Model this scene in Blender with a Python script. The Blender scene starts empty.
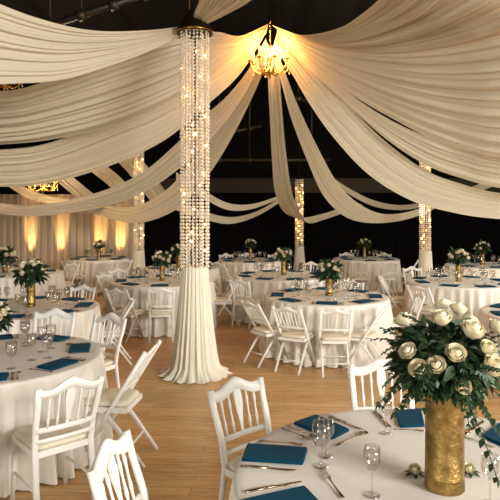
import bpy, math, random
from mathutils import Vector, Matrix
from math import pi, sin, cos, sqrt, atan2, hypot
random.seed(7)
SC = bpy.context.scene
COL = SC.collection
F, HY, H = 580.0, 209.0, 1.95          # focal length in pixels (500 px frame), horizon row, eye height
def P(px, py, d):                      # point seen at (px,py) that stands d metres in front of the camera
    return Vector(((px-250)*d/F, d, H+(HY-py)*d/F))
def onz(px, py, z):                    # point seen at (px,py) on the level z
    return P(px, py, F*(H-z)/(py-HY))

# ------------------------------------------------------------------ mesh helper
class MB:
    def __init__(s): s.v = []; s.f = []; s.sm = []
    def add(s, vs, fs, smooth=True):
        o = len(s.v); s.v += [tuple(p) for p in vs]
        s.f += [tuple(i+o for i in f) for f in fs]; s.sm += [smooth]*len(fs)
        return s
    def grid(s, rows, closed=False, smooth=True, flip=False):
        n = len(rows[0]); vs = [p for r in rows for p in r]; fs = []
        for i in range(len(rows)-1):
            for j in range(n if closed else n-1):
                k = (j+1) % n
                q = (i*n+j, i*n+k, (i+1)*n+k, (i+1)*n+j)
                fs.append(q[::-1] if flip else q)
        return s.add(vs, fs, smooth)
    def box(s, c, size, rot=None, smooth=False):
        x, y, z = [k/2 for k in size]; R = rot or Matrix.Identity(3); c = Vector(c)
        vs = [c + R @ Vector((a*x, b*y, e*z)) for a in (-1,1) for b in (-1,1) for e in (-1,1)]
        return s.add(vs, [(0,1,3,2),(4,6,7,5),(0,4,5,1),(2,3,7,6),(0,2,6,4),(1,5,7,3)], smooth)
    def sweep(s, path, prof, up=(0,0,1), scale=None, smooth=True, cap=True):
        """sweep a closed 2D profile [(a,b)] along path; a is along side, b along up'"""
        path = [Vector(p) for p in path]; rows = []; n = len(prof)
        for i, p in enumerate(path):
            t = (path[min(i+1, len(path)-1)] - path[max(i-1, 0)]).normalized()
            u = Vector(up); u = (u - t*u.dot(t))
            if u.length < 1e-4: u = Vector((0,1,0)) - t*t.y
            u.normalize(); sd = t.cross(u); k = scale[i] if scale else 1
            rows.append([p + sd*(a*k) + u*(b*k) for a, b in prof])
        o = len(s.v); s.grid(rows, True, smooth)
        if cap:
            s.f.append(tuple(o+j for j in range(n))[::-1]); s.sm.append(False)
            e = o+(len(rows)-1)*n; s.f.append(tuple(e+j for j in range(n))); s.sm.append(False)
        return s
    def tube(s, path, r, n=8, up=(0,0,1)):
        rs = r if isinstance(r, (list, tuple)) else [r]*len(path)
        return s.sweep(path, [(cos(2*pi*k/n), sin(2*pi*k/n)) for k in range(n)], up, rs)
    def lathe(s, prof, n=24, c=(0,0,0)):
        rows = [[(c[0]+r*cos(2*pi*k/n), c[1]+r*sin(2*pi*k/n), c[2]+z) for k in range(n)] for r, z in prof]
        return s.grid(rows, True)
    def ball(s, c, r, n=8, m=6, sq=1.0):
        rows = []
        for i in range(m+1):
            a = -pi/2 + pi*i/m
            rows.append([(c[0]+max(cos(a),1e-3)*r*cos(2*pi*k/n), c[1]+max(cos(a),1e-3)*r*sin(2*pi*k/n), c[2]+r*sq*sin(a)) for k in range(n)])
        return s.grid(rows, True)
    def gem(s, c, r, sq=1.0):
        x, y, z = c
        vs = [(x+r,y,z),(x,y+r,z),(x-r,y,z),(x,y-r,z),(x,y,z+r*sq),(x,y,z-r*sq)]
        return s.add(vs, [(0,1,4),(1,2,4),(2,3,4),(3,0,4),(1,0,5),(2,1,5),(3,2,5),(0,3,5)], False)
    def merge(s, other, M):
        return s.add([M @ Vector(p) for p in other.v], other.f) if not other.sm else s._m(other, M)
    def _m(s, o2, M):
        o = len(s.v); s.v += [tuple(M @ Vector(p)) for p in o2.v]
        s.f += [tuple(i+o for i in f) for f in o2.f]; s.sm += o2.sm; return s
    def mesh(s, name, mat):
        me = bpy.data.meshes.new(name); me.from_pydata(s.v, [], s.f); me.update()
        me.polygons.foreach_set('use_smooth', s.sm); me.materials.append(mat); return me
    def build(s, name, mat, parent=None):
        return link(name, s.mesh(name, mat), parent)
def link(name, me, parent=None, loc=None, rz=None):
    o = bpy.data.objects.new(name, me); COL.objects.link(o); o.parent = parent
    if loc is not None: o.location = loc
    if rz is not None: o.rotation_euler = (0, 0, rz)
    return o
def thing(name, label, cat, loc=(0,0,0), rz=0, group=None):
    o = link(name, None, None, loc, rz); o.empty_display_size = .1
    return tag(o, label, cat, group)
def tag(o, label, cat, group=None, kind=None):
    o['label'] = label; o['category'] = cat
    if group: o['group'] = group
    elif 'group' in o: del o['group']
    if kind: o['kind'] = kind
    return o
def struct(o): o['kind'] = 'structure'; return o
def kids(o): return list(o.children)
def dup(root, loc, rz, label, group=None, scale=1):
    r = root.copy(); COL.objects.link(r); r.location = loc; r.rotation_euler = (0,0,rz); r.scale = (scale,)*3
    r['label'] = label
    if group: r['group'] = group
    elif 'group' in r: del r['group']
    for ch in kids(root):
        c = ch.copy(); COL.objects.link(c); c.parent = r
        for g in kids(ch):
            d = g.copy(); COL.objects.link(d); d.parent = c
    return r
def crom(pts, t):                     # Catmull-Rom through pts, t in 0..1
    n = len(pts)-1; x = min(max(t,0),1)*n; i = min(int(x), n-1); f = x-i
    p1, p2 = pts[i], pts[i+1]; p0 = pts[i-1] if i > 0 else p1*2-p2; p3 = pts[i+2] if i+2 <= n else p2*2-p1
    return .5*((2*p1)+(p2-p0)*f+(2*p0-5*p1+4*p2-p3)*f*f+(3*p1-p0-3*p2+p3)*f*f*f)

# ------------------------------------------------------------------ materials
def lin(c): return tuple(((v/255)/12.92 if v/255 <= .04045 else ((v/255+.055)/1.055)**2.4) for v in c)+(1,)
def mat(name, rgb, rough=.5, metal=0, spec=.5, trans=0, emit=None, es=0, bump=None, coat=0, sheen=0, ior=1.45, var=None):
    m = bpy.data.materials.new(name); m.use_nodes = True; nt = m.node_tree; b = nt.nodes['Principled BSDF']
    b.inputs['Base Color'].default_value = lin(rgb); b.inputs['Roughness'].default_value = rough
    b.inputs['Metallic'].default_value = metal; b.inputs['Specular IOR Level'].default_value = spec
    b.inputs['Transmission Weight'].default_value = trans; b.inputs['IOR'].default_value = ior
    b.inputs['Coat Weight'].default_value = coat; b.inputs['Sheen Weight'].default_value = sheen
    if emit: b.inputs['Emission Color'].default_value = lin(emit); b.inputs['Emission Strength'].default_value = es
    tc = nt.nodes.new('ShaderNodeTexCoord')
    if bump:
        sc, st = bump[:2]; nz = nt.nodes.new('ShaderNodeTexNoise'); nz.inputs['Scale'].default_value = sc; nz.inputs['Detail'].default_value = 4
        nt.links.new(tc.outputs['Object'], nz.inputs['Vector'])
        bp = nt.nodes.new('ShaderNodeBump'); bp.inputs['Strength'].default_value = st; bp.inputs['Distance'].default_value = .01
        nt.links.new(nz.outputs['Fac'], bp.inputs['Height']); nt.links.new(bp.outputs['Normal'], b.inputs['Normal'])
    if var:
        sc, rgb2 = var; nz = nt.nodes.new('ShaderNodeTexNoise'); nz.inputs['Scale'].default_value = sc; nz.inputs['Detail'].default_value = 3
        nt.links.new(tc.outputs['Object'], nz.inputs['Vector'])
        cr = nt.nodes.new('ShaderNodeValToRGB'); cr.color_ramp.elements[0].position = .35; cr.color_ramp.elements[1].position = .65
        cr.color_ramp.elements[0].color = lin(rgb); cr.color_ramp.elements[1].color = lin(rgb2)
        nt.links.new(nz.outputs['Fac'], cr.inputs['Fac']); nt.links.new(cr.outputs['Color'], b.inputs['Base Color'])
    return m
def cloth_mat(name, rgb, transl=.3, bump=0):
    m = mat(name, rgb, .85, spec=.15, bump=(bump, .25) if bump else None); nt = m.node_tree; b = nt.nodes['Principled BSDF']; out = nt.nodes['Material Output']
    t = nt.nodes.new('ShaderNodeBsdfTranslucent'); t.inputs['Color'].default_value = lin(rgb)
    mx = nt.nodes.new('ShaderNodeMixShader'); mx.inputs[0].default_value = transl
    nt.links.new(b.outputs[0], mx.inputs[1]); nt.links.new(t.outputs[0], mx.inputs[2]); nt.links.new(mx.outputs[0], out.inputs['Surface'])
    return m
def thin_glass():
    m = bpy.data.materials.new('clear_glass'); m.use_nodes = True; nt = m.node_tree; N = nt.nodes; L = nt.links; N.remove(N['Principled BSDF'])
    t = N.new('ShaderNodeBsdfTransparent'); t.inputs[0].default_value = (.955,.95,.94,1); g = N.new('ShaderNodeBsdfGlossy'); g.inputs['Roughness'].default_value = .03
    lw = N.new('ShaderNodeLayerWeight'); lw.inputs['Blend'].default_value = .5; pw = N.new('ShaderNodeMath'); pw.operation = 'POWER'; pw.inputs[1].default_value = 3.2
    ad = N.new('ShaderNodeMath'); ad.operation = 'MULTIPLY_ADD'; ad.inputs[1].default_value = .75; ad.inputs[2].default_value = .09; mx = N.new('ShaderNodeMixShader')
    L.new(lw.outputs['Facing'], pw.inputs[0]); L.new(pw.outputs[0], ad.inputs[0]); L.new(ad.outputs[0], mx.inputs[0]); L.new(t.outputs[0], mx.inputs[1]); L.new(g.outputs[0], mx.inputs[2]); L.new(mx.outputs[0], N['Material Output'].inputs['Surface']); return m
M = dict(
 white = mat('white_paint', (236,234,228), .35, bump=(30,.05)),
 cushion = mat('cream_vinyl', (226,216,196), .55, bump=(60,.08)),
 cloth = cloth_mat('white_linen', (234,228,218), .06),
 drape = cloth_mat('ivory_voile', (222,213,190), .26),
 skirt = cloth_mat('cream_satin', (238,232,214), .1),
 wallcream = cloth_mat('cream_curtain', (208,190,162), .02),
 teal = mat('teal_cotton', (6,68,92), .8, spec=.2, bump=(160,.15)),
 gold = mat('brushed_gold', (180,152,96), .4, metal=1, bump=(55,.45), var=(18,(132,104,56))),
 cutlery = mat('polished_steel', (178,158,132), .2, metal=1),
 glass = thin_glass(),
 crystal = mat('crystal_bead', (250,240,222), .08, spec=1, coat=.6),
 bulb = mat('warm_bulb', (255,210,130), .4, emit=(255,196,110), es=20),
 flame = mat('candle_bulb', (255,200,110), .4, emit=(255,190,90), es=7),
 candle = mat('candle_tube', (250,232,190), .5, emit=(255,180,80), es=.35),
 bronze = mat('dark_bronze', (62,48,36), .4, metal=.8),
 brass = mat('warm_brass', (214,168,84), .22, metal=1),
 black = mat('black_drape', (12,11,11), .95, spec=.1),
 blackceil = mat('black_ceiling_cloth', (13,12,12), .85, spec=.15),
 pipe = mat('dark_steel_pipe', (70,62,54), .45, metal=.7),
 beam = mat('taupe_board', (62,54,44), .85),
 leaf = mat('green_leaf', (30,50,30), .5, spec=.3, var=(14,(54,76,42))),
 euc = mat('eucalyptus_leaf', (92,116,98), .6, var=(10,(120,140,118))),
 stem = mat('green_stem', (70,88,48), .6),
 rose = cloth_mat('ivory_petal', (244,236,208), .08),
 rosecore = mat('cream_petal_heart', (238,222,164), .6),
 dark = mat('black_plastic', (22,22,22), .5),
 wallside = mat('dark_wall', (20,18,17), .95, spec=.1),
 plywood = mat('table_plywood', (150,120,84), .7),
)
# floor: oak strip boards
def floor_mat():
    m = bpy.data.materials.new('oak_floor'); m.use_nodes = True; nt = m.node_tree; N = nt.nodes; L = nt.links; b = N['Principled BSDF']
    tc = N.new('ShaderNodeTexCoord'); mp = N.new('ShaderNodeMapping'); mp.inputs['Rotation'].default_value = (0,0,.06); L.new(tc.outputs['Object'], mp.inputs['Vector'])
    br = N.new('ShaderNodeTexBrick'); L.new(mp.outputs[0], br.inputs['Vector'])
    br.inputs['Scale'].default_value = 1; br.inputs['Brick Width'].default_value = 1.3; br.inputs['Row Height'].default_value = .115
    br.inputs['Mortar Size'].default_value = .0022; br.inputs['Mortar Smooth'].default_value = .3; br.inputs['Bias'].default_value = 0
    br.inputs['Color1'].default_value = lin((216,176,120)); br.inputs['Color2'].default_value = lin((198,156,100)); br.inputs['Mortar'].default_value = lin((150,108,62))
    m2 = N.new('ShaderNodeMapping'); m2.inputs['Scale'].default_value = (1.6,22,1); m2.inputs['Rotation'].default_value = (0,0,.06); L.new(tc.outputs['Object'], m2.inputs['Vector'])
    nz = N.new('ShaderNodeTexNoise'); nz.inputs['Scale'].default_value = 2.2; nz.inputs['Detail'].default_value = 6; nz.inputs['Roughness'].default_value = .6; L.new(m2.outputs[0], nz.inputs['Vector'])
    cr = N.new('ShaderNodeValToRGB'); cr.color_ramp.elements[0].position = .32; cr.color_ramp.elements[0].color = (.62,.56,.5,1); cr.color_ramp.elements[1].position = .62; cr.color_ramp.elements[1].color = (1.08,1.05,1,1)
    L.new(nz.outputs['Fac'], cr.inputs['Fac'])
    mx = N.new('ShaderNodeMix'); mx.data_type = 'RGBA'; mx.blend_type = 'MULTIPLY'; mx.inputs[0].default_value = .9
    L.new(br.outputs['Color'], mx.inputs[6]); L.new(cr.outputs['Color'], mx.inputs[7]); L.new(mx.outputs[2], b.inputs['Base Color'])
    b.inputs['Roughness'].default_value = .36; b.inputs['Specular IOR Level'].default_value = .4
    bp = N.new('ShaderNodeBump'); bp.inputs['Strength'].default_value = .15; bp.inputs['Distance'].default_value = .003; L.new(br.outputs['Fac'], bp.inputs['Height']); bp.invert = True
    L.new(bp.outputs[0], b.inputs['Normal']); return m
M['floor'] = floor_mat()

# ------------------------------------------------------------------ room
XL, XR, YB, YF, ZC = -9.0, 9.5, 17.0, -4.0, 5.7
struct(MB().box(((XL+XR)/2, (YB+YF)/2, -.05), (XR-XL, YB-YF, .1)).build('floor', M['floor']))
def pleat_sheet(p0, p1, z0, z1, wave, amp, nrm, seed, zn=3, bottom=1.0):
    rd = random.Random(seed); p0 = Vector(p0); p1 = Vector(p1); L = (p1-p0).length; n = int(L/wave*8); ph = [rd.uniform(0,6) for _ in range(5)]
    def fold(x): return .55*sin(2*pi*x/wave+1.3*sin(x*1.7+ph[0]))+.35*sin(2*pi*x/(wave*.47)+ph[1]+sin(x*2.9+ph[2]))+.3*sin(2*pi*x/(wave*2.7)+ph[3])
    rows = []
    for k in range(zn+1):
        z = z1+(z0-z1)*k/zn; row = []
        for i in range(n+1):
            x = L*i/n; q = p0.lerp(p1, i/n)+Vector(nrm)*(amp*fold(x)*(.8+.2*k/zn))
            row.append((q.x, q.y, z))
        rows.append(row)
    return MB().grid(rows)
struct(MB().box(((XL+XR)/2, YB+.35, ZC/2), (XR-XL, .1, ZC)).build('wall_back', M['wallside']))
struct(MB().box((XL-.05, (YB+YF)/2, ZC/2), (.1, YB-YF+.6, ZC)).build('wall_left', M['wallside']))
struct(MB().box((XR+.05, (YB+YF)/2, ZC/2), (.1, YB-YF+.6, ZC)).build('wall_right', M['wallside']))
# pleated black lining of the ceiling
rows = []; nx = 370
for j in range(9):
    y = YF+(YB+.3-YF)*j/8
    rows.append([(XL+(XR-XL)*i/nx, y, ZC-.06*abs(sin(i/nx*(XR-XL)*pi/.55))-.02*sin(i*.37)) for i in range(nx+1)])
struct(MB().grid(rows, flip=True).build('ceiling', M['blackceil']))
XS = -3.05
tag(pleat_sheet((XL, 16.2, 0), (XS, 16.2, 0), .01, 2.36, .2, .045, (0,-1,0), 3).build('curtain', M['wallcream']), 'cream pleated curtain along back left wall, lit from below by amber uplights', 'curtain')
tag(pleat_sheet((XS-.25, 16.75, 0), (XR, 16.75, 0), .01, 2.42, .34, .06, (0,-1,0), 5).build('curtain', M['black']), 'long black pleated curtain across the back wall behind the tables', 'curtain')
struct(MB().box(((XS+XR)/2, 16.9, 2.62), (XR-XS, .2, .44)).build('trim_1', M['beam']))
# pipes under the ceiling
def pipe(a, b, r, label):
    a, b = Vector(a), Vector(b); m = MB().tube([a, b], r, 10)
    for t in (.15,.38,.62,.86):
        c = a.lerp(b, t); d = (b-a).normalized(); m.tube([c-d*.06, c+d*.06], r*1.7, 10)
        m.tube([c, Vector((c.x, c.y, ZC-.02))], .012, 6)
    return tag(m.build('ceiling_pipe', M['pipe']), label, 'pipe')
pipe(P(30,32,8.6), P(165,-12,8.6), .05, 'dark steel lighting pipe above the ivory drape at upper left')
pipe(P(178,142,15.5), P(262,126,15.5), .05, 'dark pipe far under the ceiling, just right of the near crystal column')
pipe(P(200,160,14.6), P(330,160,14.6), .04, 'level dark pipe hanging far behind the gold chandelier')
pipe(P(290,96,13.5), P(345,112,13.5), .04, 'short sloping dark pipe between ivory drapes right of the gold chandelier')

# ------------------------------------------------------------------ drapes
def drape(name, top, bot, label, nu=76, nv=90, pleats=9, amp=.05, seed=0, belly=0.0, ext=None):
    rd = random.Random(seed)
    T = [P(*p) for p in top]; B = [P(*p) for p in bot]
    waves = [(pleats*k*rd.uniform(.8,1.2), rd.uniform(0,6.28), w) for k, w in ((.5,.5),(1,.6),(1.7,.5),(2.6,.35),(4.3,.22))]
    g = []
    for i in range(nu+1):
        t = i/nu; a = crom(T,t); b = crom(B,t); g.append([a.lerp(b, j/nv) for j in range(nv+1)])
    rows = []
    for i in range(nu+1):
        t = i/nu; row = []
        w = (g[i][-1]-g[i][0]).length
        for j in range(nv+1):
            v = j/nv
            du = g[min(i+1,nu)][j]-g[max(i-1,0)][j]; dv = g[i][min(j+1,nv)]-g[i][max(j-1,0)]
            n = du.cross(dv); n = n.normalized() if n.length > 1e-9 else Vector((0,0,1))
            if n.z < 0: n = -n
            h = 0
            for fq, ph, wt in waves: h += wt*sin(2*pi*fq*v+ph+1.1*sin(t*3+ph)*(.3+.4*wt))
            h = (abs(h)**.8)*(1 if h > 0 else -1)
            k = amp*min(1, w/1.1)*(.9+.25*sin(t*5+seed))
            edge = min(1, 6*min(v,1-v)+.25)
            row.append(g[i][j]+n*(h*k*edge) - Vector((0,0,1))*belly*sin(pi*v)*sin(pi*min(t*1.2,1)))
        rows.append(row)
    return tag(MB().grid(rows).build(name, M['drape']), label, 'drape')
DN = 'ceiling_drape'
# from the near column cap to the left
drape(DN, [(190,25,7.0),(150,30,6.6),(100,31,6.1),(55,23,5.6),(0,4,5.1),(-90,-40,4.5),(-300,-90,4.0),(-900,-130,3.6)],
          [(192,31,7.05),(150,51,6.8),(110,66,6.4),(60,80,6.0),(0,84,5.5),(-90,86,5.0),(-300,70,4.6),(-850,20,4.2)],
      'wide ivory drape sagging from near column cap to the top left corner', pleats=5, amp=.04, seed=1)
drape(DN, [(193,26,6.95),(194,14,6.6),(198,4,6.2),(203,-14,5.7),(212,-50,5.0)],
          [(201,27,6.95),(214,21,6.6),(232,12,6.2),(252,0,5.7),(285,-30,5.0)],
      'short ivory drape rising from near column cap to the top frame edge', nu=30, nv=60, pleats=5, amp=.05, seed=2)
# hub drapes, left side
drape(DN, [(268,24,9),(240,36,8.6),(213,32,8.2),(165,42,7.9),(110,59,7.7),(50,80,7.5),(0,91,7.3),(-90,80,7.0),(-240,30,6.8),(-480,-60,6.6)],
          [(266,34,9),(240,54,9),(213,74,8.9),(165,104,8.8),(110,127,8.7),(50,140,8.6),(0,145,8.5),(-90,150,8.3),(-220,120,8.2),(-410,20,8.0)],
      'uppermost wide ivory drape fanning left from gold chandelier behind near column', pleats=6, amp=.04, seed=3)
drape(DN, [(266,32,9.05),(240,50,9.1),(213,68,9.1),(165,98,9.1),(110,119,9.1),(50,143,9.1),(0,150,9.0),(-90,152,8.8),(-200,120,8.7),(-340,30,8.6)],
          [(262,40,9.1),(240,74,9.4),(213,100,9.5),(165,140,9.7),(110,166,9.8),(50,183,9.8),(0,187,9.7),(-90,180,9.4),(-190,140,9.3),(-310,40,9.2)],
      'second wide ivory drape fanning left from chandelier, beneath the uppermost one', pleats=5, amp=.035, seed=4)
drape(DN, [(266,38,9.1),(253,62,9.4),(240,81,9.7),(223,100,10.0),(202,118,10.3),(174,146,10.6),(140,174,10.9),(96,193,11.2),(40,205,11.3),(0,203,11.4),(-80,190,11.4),(-140,160,11.4),(-205,110,11.4)],
          [(267,46,9.1),(257,70,9.4),(246,92,9.7),(230,116,10.0),(208,142,10.3),(180,168,10.6),(146,191,10.9),(100,208,11.2),(40,216,11.3),(0,214,11.4),(-80,204,11.4),(-140,176,11.4),(-205,122,11.4)],
      'ivory drape band looping low behind near column to far left', pleats=4, amp=.045, seed=5)
drape(DN, [(267,42,9.1),(256,70,9.6),(244,95,10.2),(228,118,10.8),(208,141,11.4),(188,166,12.0),(166,190,12.6),(132,207,13.4),(92,203,14.4)],
          [(269,48,9.1),(263,72,9.6),(251,100,10.2),(236,130,10.8),(216,164,11.4),(194,193,12.0),(168,214,12.6),(132,223,13.4),(88,212,14.4)],
      'ivory drape falling steeply from chandelier, passing just right of near column', pleats=4, amp=.026, seed=6)
# centre and right
drape(DN, [(268,46,9.05),(268,80,9.4),(270,120,10.0),(272,160,10.8),(275,192,11.6),(284,212,12.4),(300,218,13.2),(322,214,14),(342,208,14.8),(362,204,15.4)],
          [(277,46,9.05),(280,80,9.4),(283,120,10.0),(287,160,10.8),(292,192,11.6),(298,208,12.4),(308,223,13.2),(326,219,14),(344,213,14.8),(362,209,15.4)],
      'narrow ivory drape hanging almost straight down below gold chandelier', pleats=3, amp=.05, seed=7)
drape(DN, [(275,44,9),(285,72,9.2),(299,108,9.6),(317,146,10.2),(337,182,10.9),(358,203,11.6),(384,214,12.3),(415,210,13),(448,196,13.8),(500,176,14.5)],
          [(271,48,9),(281,82,9.2),(291,118,9.6),(307,160,10.2),(325,198,10.9),(350,219,11.6),(382,223,12.3),(415,217,13),(448,203,13.8),(500,184,14.5)],
      'ivory drape curving down right of chandelier, looping low before the black curtain', pleats=4, amp=.05, seed=8)
drape(DN, [(276,36,9),(298,55,8.9),(322,78,8.7),(350,107,8.5),(385,141,8.3),(425,170,8.1),(462,184,7.9),(500,193,7.7),(580,200,7.3),(740,180,7.1),(1010,100,7.0)],
          [(274,44,9),(292,74,8.9),(311,106,8.7),(334,138,8.5),(368,174,8.3),(410,200,8.1),(455,213,7.9),(500,219,7.7),(580,222,7.3),(740,206,7.1),(1010,130,7.0)],
      'lowest ivory drape sweeping right from chandelier, under a thin dark gap', pleats=4, amp=.05, seed=9)
drape(DN, [(277,32,9),(300,50,8.8),(328,76,8.5),(362,102.5,8.2),(398,124,7.9),(436,140,7.6),(468,150,7.4),(500,156,7.1),(580,160,6.6),(760,130,6.3),(1110,60,6.2)],
          [(276,37,9),(298,58,8.9),(325,84,8.6),(354,111,8.4),(390,142,8.1),(428,166,7.9),(464,179,7.7),(500,188,7.4),(580,196,6.9),(760,176,6.6),(1110,90,6.2)],
      'second lowest ivory drape sweeping right from chandelier, above a thin dark gap', pleats=3, amp=.05, seed=10)
drape(DN, [(277,28,9),(300,38,8.5),(330,46,8.0),(364,50,7.5),(400,50,7.0),(436,46,6.6),(468,40,6.2),(500,32,5.8),(580,10,5.2),(780,-60,4.8),(1300,-200,4.6)],
          [(277,33,9),(300,52,8.8),(328,78,8.5),(362,101,8.2),(398,121.5,7.9),(436,141,7.6),(468,153,7.4),(500,162,7.1),(580,168,6.6),(780,130,6.0),(1180,50,5.8)],
      'broad ivory drape filling the right edge, sweeping from chandelier', pleats=8, amp=.042, seed=11)
drape(DN, [(272,25,9),(284,30,8.6),(300,35,8.1),(322,33,7.6),(344,26,7.1),(362,14,6.6),(376,2,6.1),(388,-14,5.6),(410,-60,5.0),(470,-160,4.4),(600,-330,4.0)],
          [(277,29,9),(300,39,8.5),(330,48,8.0),(364,53,7.5),(400,53,7.0),(436,49,6.6),(468,43,6.2),(500,35,5.8),(580,13,5.2),(780,-57,4.8),(1300,-196,4.6)],
      'uppermost ivory drape bowing right from chandelier out of top right corner', pleats=7, amp=.045, seed=12)
# far small swags
drape(DN, [(176,172,13.4),(205,191,13.4),(228,203,13.5),(252,204,13.6),(282,195,13.7)],
          [(176,180,13.4),(205,199,13.4),(228,210,13.5),(252,209,13.6),(282,198,13.7)],
      'upper thin ivory swag crossing from near column to hanging drape', nu=30, nv=30, pleats=2, amp=.04, seed=13)
drape(DN, [(170,200,14.2),(200,210,14.2),(228,217,14.3),(255,212,14.4),(284,196,14.5)],
          [(170,208,14.2),(200,218,14.2),(228,224,14.3),(255,217,14.4),(284,200,14.5)],
      'lower thin ivory swag right of near column before the black curtain', nu=30, nv=30, pleats=2, amp=.04, seed=14)
drape(DN, [(330,176,15.0),(352,190,15.0),(376,201,15.0),(404,205,15.0),(436,199,15)],
          [(330,181,15.0),(352,196,15.0),(376,207,15.0),(404,210,15.0),(436,204,15)],
      'small ivory swag far behind, beside the right crystal column', nu=30, nv=30, pleats=2, amp=.04, seed=15)
# second fan of drapes far left, under the second chandelier
for k, (A, B, ds) in enumerate((
        (((28,156),(60,184),(80,200),(104,216)), ((40,150),(74,178),(94,194),(116,208)), 'leftmost'),
        (((62,144),(92,172),(110,187),(134,214)), ((76,138),(106,165),(124,181),(150,210)), 'middle'),
        (((90,132),(116,160),(130,175),(156,208)), ((104,126),(132,152),(148,167),(174,203)), 'rightmost'))):
    drape(DN, [(x,y,13.4+.5*q) for q, (x,y) in enumerate(A)], [(x,y,13.4+.5*q) for q, (x,y) in enumerate(B)],
          'far amber-lit drape stripe before cream curtain, '+ds+' of the three stripes', nu=24, nv=30, pleats=3, amp=.04, seed=20+k)
drape(DN, [(-30,150,13.6),(20,184,13.6),(50,196,13.7),(90,200,13.8),(128,190,14.2)],
          [(-30,158,13.6),(20,194,13.6),(50,204,13.7),(90,206,13.8),(128,196,14.2)],
      'far thin ivory swag at left in front of the cream curtain', nu=30, nv=30, pleats=2, amp=.04, seed=24)

# ------------------------------------------------------------------ crystal columns
def strand_mesh(L, r, step, seed):
    rd = random.Random(seed); m = MB(); z = 0
    while z < L:
        k = rd.choice((.8,1,1.15)); m.gem((rd.uniform(-.002,.002), rd.uniform(-.002,.002), -z), r*k, 1.25); z += step
    m.tube([(0,0,0),(0,0,-L)], .0012, 3)
    return m.mesh('crystal_strand', M['crystal'])
def column(loc, ztop, zsk, rad, r0, r1, nst, nb, label, br, step, rod=True, big=False):
    t = thing('crystal_column', label, 'column', loc)
    R = rad*1.22
    if big:
        MB().lathe([(0,ztop+.29),(.04,ztop+.28),(.08,ztop+.24),(rad*1.30,ztop+.03),(rad*1.32,ztop),(rad*1.28,ztop-.015),(rad*1.05,ztop),(0,ztop+.02)], 32).build('top_cap', M['bronze'], t)
        MB().lathe([(rad*1.315,ztop+.012),(rad*1.335,ztop+.004),(rad*1.315,ztop-.006),(rad*1.30,ztop+.002)], 32).build('cap_rim', M['brass'], t)
        for dx in (-.07,.07): MB().tube([(dx,0,ztop+.2),(dx,0,ZC-.03)], .012, 8).build('hanging_rod', M['bronze'], t)
    else:
        MB().lathe([(0,ztop+.1),(.03,ztop+.09),(rad*1.1,ztop+.02),(rad*1.12,ztop),(0,ztop-.01)], 20).build('top_cap', M['bronze'], t)
        MB().tube([(0,0,ztop+.08),(0,0,ZC-.03)], .008, 6).build('hanging_rod', M['bronze'], t)
    L = ztop-zsk-.01; ms = [strand_mesh(L, br, step, q) for q in range(3)]
    rd = random.Random(int(ztop*100))
    for k in range(nst):
        a = 2*pi*k/nst; rr = rad*(1 if k % 3 else .8)
        link('crystal_strand', ms[k % 3], t, (rr*cos(a), rr*sin(a), ztop-.005))
    # string of small warm lights inside
    bm = MB().ball((0,0,0), .015 if big else .016, 8, 6).mesh('light_bulb', M['bulb'])
    for k in range(nb):
        a = rd.uniform(0, 2*pi); rr = rad*rd.uniform(.55,.95); link('light_bulb', bm, t, (rr*cos(a), rr*sin(a), ztop-.12-(L-.22)*(k+rd.uniform(0,.7))/nb))
    MB().tube([(0,0,zsk-.3),(0,0,ztop)], .012, 6).build('core_pole', M['bronze'], t)
    # skirt of gathered fabric
    n = 200; rows = []; zs = [1,.985,.9,.75,.6,.45,.3,.18,.09,.04,.015,.004]
    ph = [rd.uniform(0,6) for _ in range(4)]
    for i, u in enumerate(zs):
        s = 1-u; base = r0+(r1*.66-r0)*(.45*s+.55*s**1.7)
        if u < .12: base += (r1-r1*.66)*((.12-u)/.12)**2
        row = []
        for j in range(n):
            a = 2*pi*j/n; fo = .6*sin(26*a+1.2*sin(3*a+ph[0]))+.35*sin(41*a+ph[1])+.4*sin(11*a+ph[2])*s
            am = (.006+.022*s)*(r0/.16)
            if u < .12: fo += .9*sin(15*a+ph[3])*((.12-u)/.12)
            rr = base+am*fo; row.append((rr*cos(a), rr*sin(a), max(.006, zsk*u+(.012*sin(15*a) if u < .02 else 0))))
        rows.append(row)
    rows.insert(0, [(r0*.3*cos(2*pi*j/n), r0*.3*sin(2*pi*j/n), zsk-.02) for j in range(n)])
    MB().grid(rows, True, flip=True).build('fabric_skirt', M['skirt'], t)
    return t
column((-.652,6.85,0), 4.03, 1.27, .165, .155, .42, 24, 22, 'large near crystal bead column with bronze cone cap and cream skirt', .0155, .041, big=True)
column(P(139,209,13.6)-Vector((0,0,H)), 3.3, .98, .11, .12, .27, 16, 22, 'small crystal column before the cream curtain, left of large near column', .018, .042)
column(P(299.5,209,15)-Vector((0,0,H)), 2.72, .98, .105, .11, .3, 16, 20, 'small crystal column in middle of the black curtain, behind round tables', .018, .044)
column(P(425.5,209,11.9)-Vector((0,0,H)), 3.3, 1.09, .11, .12, .3, 16, 24, 'crystal column with cream skirt at right, before the black curtain', .018, .042)

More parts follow.
